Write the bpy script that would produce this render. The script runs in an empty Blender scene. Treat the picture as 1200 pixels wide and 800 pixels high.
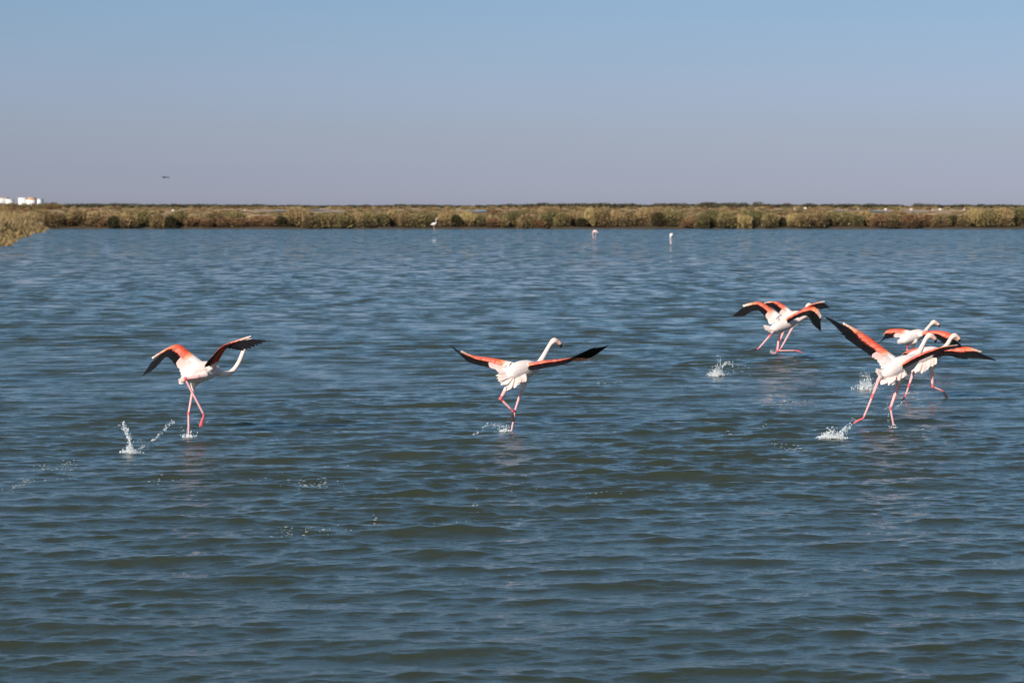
import bpy, math, random
import numpy as np

rnd = random.Random(11)
rng = np.random.default_rng(11)
scene = bpy.context.scene
COL = scene.collection

# ---------------------------------------------------------------- camera
CAM_H = 2.15
LENS, SENSOR = 85.0, 36.0
FPX = LENS / SENSOR * 1200.0
PITCH = math.atan((400.0 - 240.5) / FPX)
cam = bpy.data.cameras.new("camera")
cam.lens, cam.sensor_width = LENS, SENSOR
cam.clip_start, cam.clip_end = 0.5, 20000
cam.dof.use_dof = True
cam.dof.focus_distance = 18.5
cam.dof.aperture_fstop = 6.0
camo = bpy.data.objects.new("camera", cam)
camo.location = (0, 0, CAM_H)
camo.rotation_euler = (math.pi / 2 - PITCH, 0, 0)
COL.objects.link(camo)
scene.camera = camo

# ---------------------------------------------------------------- light
SUN_EL = math.radians(27)
SUN_AZ = math.radians(212)          # clockwise from +Y: behind the camera and to the left
sund = (math.sin(SUN_AZ) * math.cos(SUN_EL), math.cos(SUN_AZ) * math.cos(SUN_EL), math.sin(SUN_EL))
world = bpy.data.worlds.new("World")
scene.world = world
world.use_nodes = True
wn, wl = world.node_tree.nodes, world.node_tree.links
bg = wn["Background"]
sky = wn.new("ShaderNodeTexSky")
sky.sky_type = 'NISHITA'
sky.sun_disc = False
sky.sun_elevation = SUN_EL
sky.sun_rotation = SUN_AZ
sky.air_density, sky.dust_density, sky.ozone_density = 0.8, 0.4, 4.0
# a thin mauve haze layer low over the horizon, as a mild tint of the sky by elevation
wtc = wn.new("ShaderNodeTexCoord"); wsep = wn.new("ShaderNodeSeparateXYZ"); wl.new(wtc.outputs["Generated"], wsep.inputs[0])
wmr = wn.new("ShaderNodeMapRange"); wmr.inputs[1].default_value, wmr.inputs[2].default_value = 0.0, 0.5
wl.new(wsep.outputs[2], wmr.inputs[0])
wcr = wn.new("ShaderNodeValToRGB"); wl.new(wmr.outputs[0], wcr.inputs[0])
WT = [(0.048, (.941, .89, 1.214)), (.143, (.889, .83, 1.132)), (.266, (.922, .831, 1.029)), (.478, (1.031, .912, 1.07)), (.672, (1.076, .989, 1.077)), (.83, (1.088, 1.049, 1.101)), (1.4, (1.30, 1.46, 1.40)), (2.6, (1.46, 1.84, 1.70))]
while len(wcr.color_ramp.elements) < len(WT): wcr.color_ramp.elements.new(0.5)
for e_, (p_, c_) in zip(wcr.color_ramp.elements, WT):
    e_.position = p_ / 5; e_.color = tuple(v_ / 1.6 for v_ in c_) + (1,)
wmx = wn.new("ShaderNodeVectorMath"); wmx.operation = 'MULTIPLY'
wl.new(sky.outputs[0], wmx.inputs[0]); wl.new(wcr.outputs[0], wmx.inputs[1])
wsc = wn.new("ShaderNodeVectorMath"); wsc.operation = 'SCALE'; wsc.inputs["Scale"].default_value = 1.6
wl.new(wmx.outputs[0], wsc.inputs[0])
wl.new(wsc.outputs[0], bg.inputs[0])
bg.inputs[1].default_value = 0.0585
sun = bpy.data.lights.new("sun", 'SUN')
sun.energy = 5.0
sun.angle = math.radians(0.53)
sun.color = (1.0, 0.92, 0.80)
suno = bpy.data.objects.new("sun", sun)
from mathutils import Vector
suno.rotation_euler = Vector(sund).to_track_quat('Z', 'Y').to_euler()
suno.location = (-20, -20, 30)
COL.objects.link(suno)
vs = scene.view_settings
vs.view_transform, vs.look, vs.exposure, vs.gamma = 'Standard', 'None', 0.25, 1.0
scene.cycles.max_bounces = 6
scene.cycles.transparent_max_bounces = 8
scene.cycles.use_denoising = True


# ---------------------------------------------------------------- helpers
def at(px, py, Y):
    """world point seen at photograph pixel (1200 x 800) at world distance Y ahead"""
    u, v = (px - 600.0) / FPX, (400.0 - py) / FPX
    cp, sp = math.cos(PITCH), math.sin(PITCH)
    d = np.array([u, cp + v * sp, -sp + v * cp])
    return np.array([0, 0, CAM_H]) + d * (Y / d[1])


def ground_Y(py, z=0.0):
    v = (400.0 - py) / FPX
    cp, sp = math.cos(PITCH), math.sin(PITCH)
    dy, dz = cp + v * sp, -sp + v * cp
    return (z - CAM_H) / dz * dy


def mesh_np(name, V, F, cols=None, smooth=True, extra=None):
    """V (n,3); F list of (m,k) int arrays; cols (n,3) linear"""
    me = bpy.data.meshes.new(name)
    V = np.asarray(V, dtype=np.float32)
    me.vertices.add(len(V))
    me.vertices.foreach_set("co", V.ravel())
    Fs = [np.asarray(f, dtype=np.int32) for f in F if len(f)]
    nl = sum(f.size for f in Fs)
    npoly = sum(len(f) for f in Fs)
    me.loops.add(nl)
    me.polygons.add(npoly)
    me.loops.foreach_set("vertex_index", np.concatenate([f.ravel() for f in Fs]))
    starts, o = [], 0
    for f in Fs:
        k = f.shape[1]
        starts.append(o + np.arange(len(f)) * k)
        o += f.size
    me.polygons.foreach_set("loop_start", np.concatenate(starts).astype(np.int32))
    if smooth:
        me.polygons.foreach_set("use_smooth", np.ones(npoly, dtype=bool))
    me.update(calc_edges=True)
    me.validate()
    if cols is not None:
        set_cols(me, cols)
    for k, a in (extra or {}).items():
        at_ = me.attributes.new(k, 'FLOAT', 'POINT')
        at_.data.foreach_set("value", np.asarray(a, dtype=np.float32))
    return me


def set_cols(me, cols):
    a = me.attributes.new("Col", 'FLOAT_COLOR', 'POINT')
    c = np.ones((len(cols), 4), dtype=np.float32)
    c[:, :3] = cols
    a.data.foreach_set("color", c.ravel())


def link(name, me, mat=None, parent=None, loc=None):
    o = bpy.data.objects.new(name, me)
    if mat is not None and me is not None and not me.materials:
        me.materials.append(mat)
    COL.objects.link(o)
    if parent is not None:
        o.parent = parent
    if loc is not None:
        o.location = loc
    return o


def tag(o, label=None, cat=None, group=None, kind=None):
    if label: o["label"] = label
    if cat: o["category"] = cat
    if group: o["group"] = group
    if kind: o["kind"] = kind
    return o


class Buf:
    def __init__(s):
        s.V, s.Q, s.T, s.C, s.n = [], [], [], [], 0

    def add(s, V, Q=None, T=None, C=None):
        V = np.asarray(V, float)
        s.V.append(V)
        if Q is not None and len(Q): s.Q.append(np.asarray(Q) + s.n)
        if T is not None and len(T): s.T.append(np.asarray(T) + s.n)
        if C is not None:
            C = np.asarray(C, float)
            s.C.append(np.broadcast_to(C, (len(V), 3)))
        s.n += len(V)

    def mesh(s, name, off=None, smooth=True):
        V = np.concatenate(s.V)
        if off is not None: V = V - off
        F = []
        if s.Q: F.append(np.concatenate(s.Q))
        if s.T: F.append(np.concatenate(s.T))
        return mesh_np(name, V, F, np.concatenate(s.C) if s.C else None, smooth)


def nrm(v):
    v = np.asarray(v, float)
    return v / (np.linalg.norm(v) + 1e-12)


def catmull(P, n):
    """P (k,d) -> n points, uniform in index"""
    P = np.asarray(P, float)
    k = len(P)
    E = np.vstack([2 * P[0] - P[1], P, 2 * P[-1] - P[-2]])
    t = np.linspace(0, k - 1, n)
    i = np.minimum(t.astype(int), k - 2)
    f = (t - i)[:, None]
    a, b, c, d = E[i], E[i + 1], E[i + 2], E[i + 3]
    return 0.5 * (2 * b + (c - a) * f + (2 * a - 5 * b + 4 * c - d) * f ** 2 + (3 * b - a - 3 * c + d) * f ** 3)


def tube(buf, P, R, seg=12, C=None, squash=None):
    """closed tube along P with radii R"""
    P = np.asarray(P, float); R = np.asarray(R, float)
    n = len(P)
    T = np.gradient(P, axis=0)
    T /= np.linalg.norm(T, axis=1)[:, None] + 1e-12
    ref = np.array([0, 0, 1.0]) if abs(T[0][2]) < 0.9 else np.array([1.0, 0, 0])
    rings = []
    x = nrm(np.cross(ref, T[0]))
    ang = np.linspace(0, 2 * math.pi, seg, endpoint=False)
    Pe = [P[0] - T[0] * R[0] * 0.8] + list(P) + [P[-1] + T[-1] * R[-1] * 0.8]
    Te = [T[0]] + list(T) + [T[-1]]
    Re = [R[0] * 0.5] + list(R) + [R[-1] * 0.5]
    for p, t, r in zip(Pe, Te, Re):
        x = nrm(x - t * np.dot(x, t))
        y = np.cross(t, x)
        rings.append(p + r * (np.cos(ang)[:, None] * x + np.sin(ang)[:, None] * y))
    V = np.concatenate(rings)
    m = len(rings)
    i = np.arange(seg)
    Q = []
    for k in range(m - 1):
        Q.append(np.stack([k * seg + i, k * seg + (i + 1) % seg, (k + 1) * seg + (i + 1) % seg, (k + 1) * seg + i], 1))
    Q = np.concatenate(Q)
    V = np.vstack([V, [Pe[0] - T[0] * R[0] * 0.2], [Pe[-1] + T[-1] * R[-1] * 0.2]])
    c0, c1 = m * seg, m * seg + 1
    Tt = np.concatenate([np.stack([np.full(seg, c0), (i + 1) % seg, i], 1),
                         np.stack([np.full(seg, c1), (m - 1) * seg + i, (m - 1) * seg + (i + 1) % seg], 1)])
    buf.add(V, Q, Tt, C)


def box(buf, x0, x1, y0, y1, z0, z1, C=None):
    V = [(x, y, z) for z in (z0, z1) for y in (y0, y1) for x in (x0, x1)]
    Q = [(0, 2, 3, 1), (4, 5, 7, 6), (0, 1, 5, 4), (2, 6, 7, 3), (0, 4, 6, 2), (1, 3, 7, 5)]
    buf.add(V, Q, None, C)


# icosphere template
def ico(sub=1):
    t = (1 + 5 ** .5) / 2
    V = np.array([(-1, t, 0), (1, t, 0), (-1, -t, 0), (1, -t, 0), (0, -1, t), (0, 1, t), (0, -1, -t), (0, 1, -t),
                  (t, 0, -1), (t, 0, 1), (-t, 0, -1), (-t, 0, 1)], float)
    V /= np.linalg.norm(V[0])
    F = [(0, 11, 5), (0, 5, 1), (0, 1, 7), (0, 7, 10), (0, 10, 11), (1, 5, 9), (5, 11, 4), (11, 10, 2), (10, 7, 6), (7, 1, 8),
         (3, 9, 4), (3, 4, 2), (3, 2, 6), (3, 6, 8), (3, 8, 9), (4, 9, 5), (2, 4, 11), (6, 2, 10), (8, 6, 7), (9, 8, 1)]
    for _ in range(sub):
        V = list(map(np.array, V)); cache = {}; nf = []
        def mid(a, b):
            k = (min(a, b), max(a, b))
            if k not in cache:
                m = V[a] + V[b]; V.append(m / np.linalg.norm(m)); cache[k] = len(V) - 1
            return cache[k]
        for a, b, c in F:
            x, y, z = mid(a, b), mid(b, c), mid(c, a)
            nf += [(a, x, z), (b, y, x), (c, z, y), (x, y, z)]
        F = nf; V = np.array(V)
    return np.array(V), np.array(F)


ICO_V, ICO_F = ico(1)
ICO0_V, ICO0_F = ico(0)


def remesh(name, me, voxel):
    o = bpy.data.objects.new("tmp", me)
    COL.objects.link(o)
    m = o.modifiers.new("r", 'REMESH')
    m.mode = 'VOXEL'; m.voxel_size = voxel; m.use_smooth_shade = True
    s = o.modifiers.new("s", 'SMOOTH')
    s.factor, s.iterations = 0.5, 2
    dg = bpy.context.evaluated_depsgraph_get()
    out = bpy.data.meshes.new_from_object(o.evaluated_get(dg))
    out.name = name
    bpy.data.objects.remove(o)
    return out


def coords(me):
    a = np.empty(len(me.vertices) * 3, dtype=np.float32)
    me.vertices.foreach_get("co", a)
    return a.reshape(-1, 3)


# ---------------------------------------------------------------- materials
def new_mat(name):
    m = bpy.data.materials.new(name)
    m.use_nodes = True
    return m, m.node_tree.nodes, m.node_tree.links, m.node_tree.nodes["Principled BSDF"]


def attr_mat(name, rough=0.7, noise=0.15, scale=40.0, trans=0.0, spec=0.3, bump=0.0):
    m, N, L, p = new_mat(name)
    a = N.new("ShaderNodeAttribute"); a.attribute_name = "Col"
    tc = N.new("ShaderNodeTexCoord")
    nz = N.new("ShaderNodeTexNoise"); nz.inputs["Scale"].default_value = scale; nz.inputs["Detail"].default_value = 3
    L.new(tc.outputs["Object"], nz.inputs["Vector"])
    mr = N.new("ShaderNodeMapRange")
    mr.inputs[1].default_value, mr.inputs[2].default_value = 0.25, 0.75
    mr.inputs[3].default_value, mr.inputs[4].default_value = 1 - noise, 1 + noise
    L.new(nz.outputs["Fac"], mr.inputs[0])
    mx = N.new("ShaderNodeVectorMath"); mx.operation = 'SCALE'
    L.new(a.outputs["Color"], mx.inputs[0]); L.new(mr.outputs[0], mx.inputs["Scale"])
    L.new(mx.outputs[0], p.inputs["Base Color"])
    p.inputs["Roughness"].default_value = rough
    p.inputs["Specular IOR Level"].default_value = spec
    if bump:
        b = N.new("ShaderNodeBump"); b.inputs["Strength"].default_value = bump; b.inputs["Distance"].default_value = 0.01
        L.new(nz.outputs["Fac"], b.inputs["Height"]); L.new(b.outputs[0], p.inputs["Normal"])
    if trans:
        t = N.new("ShaderNodeBsdfTranslucent"); L.new(mx.outputs[0], t.inputs["Color"])
        ms = N.new("ShaderNodeMixShader"); ms.inputs[0].default_value = trans
        L.new(p.outputs[0], ms.inputs[1]); L.new(t.outputs[0], ms.inputs[2])
        L.new(ms.outputs[0], N["Material Output"].inputs["Surface"])
    return m


M_body = attr_mat("skin_and_down", 0.75, 0.08, 75, 0, 0.2, 0.30)
M_feather = attr_mat("feathers", 0.7, 0.10, 90, 0.08, 0.2)
M_flight = attr_mat("flight_feathers", 0.6, 0.1, 90, 0.0, 0.12)
M_wing = attr_mat("wing_coverts", 0.7, 0.22, 45, 0.0, 0.25, 0.4)
M_bill = attr_mat("bill", 0.35, 0.05, 60, 0, 0.5)
M_leaf = attr_mat("shrub_foliage", 0.85, 0.15, 3, 0.2, 0.1)
M_build = attr_mat("plaster_and_tile", 0.8, 0.05, 0.6, 0, 0.2)

# splash / foam : aerated water
M_splash, N, L, p = new_mat("splash_water")
p.inputs["Base Color"].default_value = (0.84, 0.87, 0.89, 1)
p.inputs["Roughness"].default_value = 0.12
p.inputs["Transmission Weight"].default_value = 0.35
p.inputs["IOR"].default_value = 1.33
M_foam, N, L, p = new_mat("water_foam")
p.inputs["Base Color"].default_value = (0.30, 0.32, 0.31, 1)
p.inputs["Roughness"].default_value = 0.35

# water
M_water, N, L, p = new_mat("lagoon_water")
p.inputs["Base Color"].default_value = (0.036, 0.043, 0.027, 1)
p.inputs["Roughness"].default_value = 0.025
p.inputs["IOR"].default_value = 1.333
p.subsurface_method = 'BURLEY'
p.inputs["Subsurface Weight"].default_value = 1.0
p.inputs["Subsurface Radius"].default_value = (0.6, 0.66, 0.5)
p.inputs["Subsurface Scale"].default_value = 1.0
tc = N.new("ShaderNodeTexCoord")
lod = N.new("ShaderNodeAttribute"); lod.attribute_name = "lod"


def noise_vec(scale_xyz, detail, rough=0.55):
    mp = N.new("ShaderNodeMapping"); mp.inputs["Scale"].default_value = scale_xyz
    L.new(tc.outputs["Object"], mp.inputs["Vector"])
    nz = N.new("ShaderNodeTexNoise"); nz.inputs["Scale"].default_value = 1.0
    nz.inputs["Detail"].default_value = detail; nz.inputs["Roughness"].default_value = rough
    L.new(mp.outputs[0], nz.inputs["Vector"])
    return nz


nA = noise_vec((1.7, 1.5, 1), 4, 0.62)
sub = N.new("ShaderNodeVectorMath"); sub.operation = 'SUBTRACT'
L.new(nA.outputs["Color"], sub.inputs[0]); sub.inputs[1].default_value = (0.5, 0.55, 0.5)
nC = noise_vec((1.9, 0.42, 1), 3, 0.65)
sbc = N.new("ShaderNodeVectorMath"); sbc.operation = 'SUBTRACT'
hal = N.new("ShaderNodeVectorMath"); hal.operation = 'SCALE'; hal.inputs["Scale"].default_value = 0.55
L.new(nC.outputs["Color"], hal.inputs[0]); L.new(hal.outputs[0], sbc.inputs[0]); sbc.inputs[1].default_value = (0.275, 0.335, 0.275)
sad = N.new("ShaderNodeVectorMath"); sad.operation = 'ADD'
L.new(sub.outputs[0], sad.inputs[0]); L.new(sbc.outputs[0], sad.inputs[1])
mul = N.new("ShaderNodeVectorMath"); mul.operation = 'MULTIPLY'
L.new(sad.outputs[0], mul.inputs[0]); mul.inputs[1].default_value = (0.5, 1.0, 0)
scl = N.new("ShaderNodeVectorMath"); scl.operation = 'SCALE'
L.new(mul.outputs[0], scl.inputs[0]); L.new(lod.outputs["Fac"], scl.inputs["Scale"])
geo = N.new("ShaderNodeNewGeometry")
add = N.new("ShaderNodeVectorMath"); add.operation = 'ADD'
L.new(geo.outputs["Normal"], add.inputs[0]); L.new(scl.outputs[0], add.inputs[1])
nor = N.new("ShaderNodeVectorMath"); nor.operation = 'NORMALIZE'
L.new(add.outputs[0], nor.inputs[0])
nB = noise_vec((12, 26, 1), 4, 0.6)
bmp = N.new("ShaderNodeBump"); bmp.inputs["Strength"].default_value = 1.0; bmp.inputs["Distance"].default_value = 0.008
L.new(nB.outputs["Fac"], bmp.inputs["Height"]); L.new(nor.outputs[0], bmp.inputs["Normal"])
L.new(bmp.outputs[0], p.inputs["Normal"])

# land
M_land, N, L, p = new_mat("salt_marsh_soil")
tc = N.new("ShaderNodeTexCoord")
n1 = noise_vec((0.05, 0.05, 0.05), 6)
n2 = noise_vec((0.6, 0.6, 0.6), 5)
cr = N.new("ShaderNodeValToRGB")
cr.color_ramp.elements[0].position, cr.color_ramp.elements[0].color = 0.40, (0.20, 0.14, 0.065, 1)
cr.color_ramp.elements[1].position, cr.color_ramp.elements[1].color = 0.60, (0.56, 0.36, 0.22, 1)
mixf = N.new("ShaderNodeMath"); mixf.operation = 'ADD'
L.new(n1.outputs["Fac"], mixf.inputs[0])
m2 = N.new("ShaderNodeMath"); m2.operation = 'MULTIPLY_ADD'
L.new(n2.outputs["Fac"], m2.inputs[0]); m2.inputs[1].default_value = 0.5; m2.inputs[2].default_value = -0.25
L.new(m2.outputs[0], mixf.inputs[1]); L.new(mixf.outputs[0], cr.inputs[0])
sa = N.new("ShaderNodeAttribute"); sa.attribute_name = "sand"
mm = N.new("ShaderNodeMix"); mm.data_type = 'RGBA'
mm.inputs[6].default_value = (0.075, 0.052, 0.032, 1)
L.new(sa.outputs["Fac"], mm.inputs[0]); L.new(cr.outputs[0], mm.inputs[7])
L.new(mm.outputs[2], p.inputs["Base Color"])
p.inputs["Roughness"].default_value = 0.9
p.inputs["Specular IOR Level"].default_value = 0.1

# ---------------------------------------------------------------- water surface
NW = 110
lam = np.exp(np.linspace(math.log(0.045), math.log(1.5), NW))
lam *= np.exp(rng.normal(0, 0.03, NW))
wgt = np.exp(-0.5 * ((np.log(lam) - math.log(0.24)) / 0.62) ** 2) + 0.22 + 0.34 * np.exp(-0.5 * ((np.log(lam) - math.log(0.10)) / 0.35) ** 2) + 0.40 * np.exp(-0.5 * ((np.log(lam) - math.log(0.72)) / 0.30) ** 2)
wgt /= math.sqrt((wgt ** 2).sum())
SLOPE = 0.152
slope = SLOPE * wgt                                     # rms slope of each component
amp = slope * math.sqrt(2) * lam / (2 * math.pi)
spread = np.interp(np.log(lam), [math.log(.085), math.log(1.5)], [0.44, 0.25])
th = math.radians(-90 + 8) + rng.normal(0, 1, NW) * spread
kx, ky = np.cos(th) * 2 * math.pi / lam, np.sin(th) * 2 * math.pi / lam
ph = rng.uniform(0, 2 * math.pi, NW)


def wave(x, y, res=None):
    dx = np.zeros_like(x); dy = np.zeros_like(x); z = np.zeros_like(x); lost = np.zeros_like(x)
    gust = 1.0 + 0.42 * np.sin(0.31 * x + 0.17 * y + 1.0) * np.sin(0.23 * y - 0.11 * x) + 0.15 * np.sin(0.9 * x - 0.6 * y)
    for i in range(NW):
        w = 1.0
        if res is not None:
            w = np.clip((lam[i] / res - 2.0) / 2.0, 0, 1)
            lost += (slope[i] ** 2) * (1 - w * w)
            if not w.any(): continue
        a = kx[i] * x + ky[i] * y + ph[i]
        c, s = np.cos(a), np.sin(a)
        A = amp[i] * w * gust
        z += A * c
        q = 1.05 * A
        dx -= q * math.cos(th[i]) * s; dy -= q * math.sin(th[i]) * s
    return dx, dy, z, np.sqrt(lost) / SLOPE


def surf(x, y):
    dx, dy, z, _ = wave(np.array([x], float), np.array([y], float))
    return np.array([x + dx[0], y + dy[0], z[0]])


def build_water():
    inv = np.linspace(1 / 10.3, 1 / 300.0, 1500)
    r = np.concatenate([np.arange(3.0, 10.3, 0.025), 1 / inv])
    ca = np.linspace(-14, 14, 1150)
    side = 14 + np.cumsum(np.geomspace(0.03, 2.2, 110))
    side = side[side < 66]
    ang = np.radians(np.concatenate([-side[::-1], ca, side]))
    dr = np.gradient(r); da = np.gradient(ang)
    R, A = np.meshgrid(r, ang, indexing='ij')
    res = np.maximum(dr[:, None] * 0.8 + 0 * A, R * np.abs(da)[None, :])
    X, Y = R * np.sin(A), R * np.cos(A)
    dx, dy, z, lost = wave(X.ravel(), Y.ravel(), res.ravel())
    V = np.stack([X.ravel() + dx, Y.ravel() + dy, z], 1)
    nr, na = X.shape
    idx = np.arange(nr * na).reshape(nr, na)
    Q = np.stack([idx[:-1, :-1].ravel(), idx[:-1, 1:].ravel(), idx[1:, 1:].ravel(), idx[1:, :-1].ravel()], 1)
    Q = Q[:, ::-1]
    me = mesh_np("water", V, [Q], None, True, {"lod": lost})
    o = link("water", me, M_water)
    tag(o, kind="structure")


build_water()

# ---------------------------------------------------------------- land
def shore_y(x):
    return 224.6 + 0.35 * np.sin(x * 0.11) + 0.4 * np.sin(x * 0.37 + 1) + 0.25 * np.sin(x * 0.9)


def shore_x(y):
    base = np.interp(y, [20, 60, 100, 122, 150, 180, 205, 215, 230], [-26, -22.5, -23.2, -26.6, -31.6, -36.6, -40.3, -43, -43])
    return base + 0.7 + 0.25 * np.sin(y * 0.5) + 0.2 * np.sin(y * 0.23 + 2)


MOUNDS = [(88, 227.5, 0.22, .8), (98, 228.0, 0.42, 0.9), (114, 228.5, 0.6, 0.8), (122, 228.5, .45, .7), (238, 227.2, 0.55, 1.0), (322, 230, 0.9, 1.3), (577, 229, 0.45, 1.5), (628, 227, 0.3, 1.0), (808, 227.4, 0.4, 1.2)]


def land_z(X, Y):
    d = np.maximum(Y - shore_y(X), shore_x(Y) - X)
    z = -0.6 + 0.72 * np.clip((d + 0.9) / 1.5, 0, 1) + 0.1 * np.clip(d / 8, 0, 1)
    z = z + 0.05 * np.sin(X * 0.7 + 0.3 * Y) * np.clip(d, 0, 1)
    for px, my, h, r in MOUNDS:
        mx = (px - 600) / FPX * my
        z = z + h * np.exp(-((X - mx) ** 2 + (Y - my) ** 2) / (2 * r * r * 0.45)) * np.clip(d, 0, 1)
    return z


def build_land():
    xs = np.concatenate([-np.geomspace(5000, 112, 40), np.arange(-110, 110, 0.55), np.geomspace(112, 5000, 40)])
    ys = np.concatenate([np.arange(15, 218, 1.6), np.arange(218, 240, 0.45), np.geomspace(240.5, 9000, 90)])
    Y, X = np.meshgrid(ys, xs, indexing='ij')
    Z = land_z(X, Y)
    V = np.stack([X.ravel(), Y.ravel(), Z.ravel()], 1)
    nr, na = X.shape
    idx = np.arange(nr * na).reshape(nr, na)
    Q = np.stack([idx[:-1, :-1].ravel(), idx[:-1, 1:].ravel(), idx[1:, 1:].ravel(), idx[1:, :-1].ravel()], 1)
    zmax = np.maximum.reduce([Z[:-1, :-1], Z[:-1, 1:], Z[1:, 1:], Z[1:, :-1]]).ravel()
    Q = Q[zmax > -0.59]
    sand = np.clip((Z.ravel() - 0.24) / 0.12, 0, 1)
    sand = np.maximum(sand, np.clip((Y.ravel() - 232) / 8, 0, 1))
    me = mesh_np("land", V, [Q], None, True, {"sand": sand})
    tag(link("land", me, M_land), kind="structure")


build_land()

# far ponds on the marsh
PONDS = []


def pond(px0, px1, py, depth_m):
    PONDS.append((px0, px1, ground_Y(py, .45)))
    Y0 = ground_Y(py, 0.45)
    b = []
    n = 40
    xc = ((px0 + px1) / 2 - 600) / FPX * Y0
    hw = (px1 - px0) / 2 / FPX * Y0
    for i in range(n):
        a = 2 * math.pi * i / n
        f = 1 + 0.12 * math.sin(3 * a + px0) + 0.07 * math.sin(5 * a)
        b.append((xc + hw * f * math.cos(a), Y0 + depth_m * (1 + f * math.sin(a)), 0.45))
    me = bpy.data.meshes.new("pond")
    me.from_pydata(b, [], [list(range(n))])
    at_ = me.attributes.new("lod", 'FLOAT', 'POINT'); at_.data.foreach_set("value", np.full(n, 0.5, dtype=np.float32))
    o = link("pond", me, M_water)
    tag(o, kind="structure")


pond(366, 404, 248.3, 110)
pond(543, 570, 248.3, 110)
pond(1022, 1042, 248.0, 120)
pond(1060, 1127, 248.4, 130)
pond(286, 330, 247.6, 120)

# ---------------------------------------------------------------- shrubs
KINDS = {
    # name: (leaf colours, stalk upright?, words)
    'olive': [(0.16, 0.132, 0.055), (0.115, 0.098, 0.042), (0.20, 0.158, 0.075)],
    'tan':   [(0.27, 0.19, 0.095), (0.20, 0.145, 0.065), (0.33, 0.23, 0.12)],
    'rust':  [(0.135, 0.075, 0.038), (0.10, 0.056, 0.032), (0.18, 0.11, 0.06)],
    'green': [(0.11, 0.098, 0.042), (0.08, 0.076, 0.034), (0.145, 0.122, 0.052)],
    'brown': [(0.15, 0.105, 0.05), (0.11, 0.078, 0.038), (0.20, 0.14, 0.07)],
    'gold':  [(0.27, 0.205, 0.085), (0.22, 0.165, 0.07), (0.33, 0.25, 0.115)],
    'dark':  [(0.05, 0.045, 0.022), (0.04, 0.036, 0.018), (0.07, 0.06, 0.028)],  # leaf colours darkened to paint in the shaded gaps between bushes
}

MEANC = np.array((0.165, 0.122, 0.066))
for k_ in KINDS:
    if k_ == 'rust': continue
    if k_ == 'dark':
        KINDS[k_] = [tuple(np.array(c_) * .8) for c_ in KINDS[k_]]
        continue
    KINDS[k_] = [tuple(np.array(c_) * .75 + MEANC * .25 * (0.6 if k_ in ('dark', 'green') else 1)) for c_ in KINDS[k_]]


def leaf_cloud(n, kind, seed, upright=0.5, lw=0.035, ll=0.22):
    """unit shrub: x,y in [-0.5,0.5] footprint, z in [0,1]; leafy twigs through the volume"""
    g = np.random.default_rng(seed)
    # several lobes make an uneven outline
    nl = g.integers(5, 8)
    lc = np.stack([g.uniform(-.32, .32, nl), g.uniform(-.3, .3, nl), g.uniform(0.42, 0.66, nl)], 1)
    lr = g.uniform(.18, .28, nl)
    lc[0] = (0, 0, .52); lr[0] = .40
    which = np.where(g.uniform(0, 1, n) < .45, 0, g.integers(0, nl, n))
    d = g.normal(0, 1, (n, 3)); d /= np.linalg.norm(d, axis=1)[:, None]
    rad = g.uniform(0.55, 1.0, n) ** 0.4
    P = lc[which] + d * (lr[which] * rad)[:, None] * np.array([1, 1, 1.25])
    # skirt down to the ground
    k = g.uniform(0, 1, n) < 0.22
    P[k, 2] *= g.uniform(0.05, 0.9, k.sum())
    P[k, :2] *= 1.1
    P[:, 2] = np.clip(P[:, 2], 0.02, 1.05)
    dirv = nrmrows(np.stack([P[:, 0], P[:, 1], np.full(n, upright)], 1) + g.normal(0, .35, (n, 3)))
    return P, dirv, g


def nrmrows(a):
    return a / (np.linalg.norm(a, axis=1)[:, None] + 1e-9)


def blades(P, D, L_, W_, g):
    """one 4-vert tapered leaf blade per point"""
    n = len(P)
    side = nrmrows(np.cross(D, g.normal(0, 1, (n, 3))))
    W2 = (W_ / 2)[:, None] * side
    tip = P + D * L_[:, None]
    midp = P + D * (L_ * .5)[:, None]
    V = np.stack([P, midp - W2, tip, midp + W2], 1).reshape(-1, 3)
    Q = np.arange(4 * n).reshape(n, 4)
    return V, Q


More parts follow.
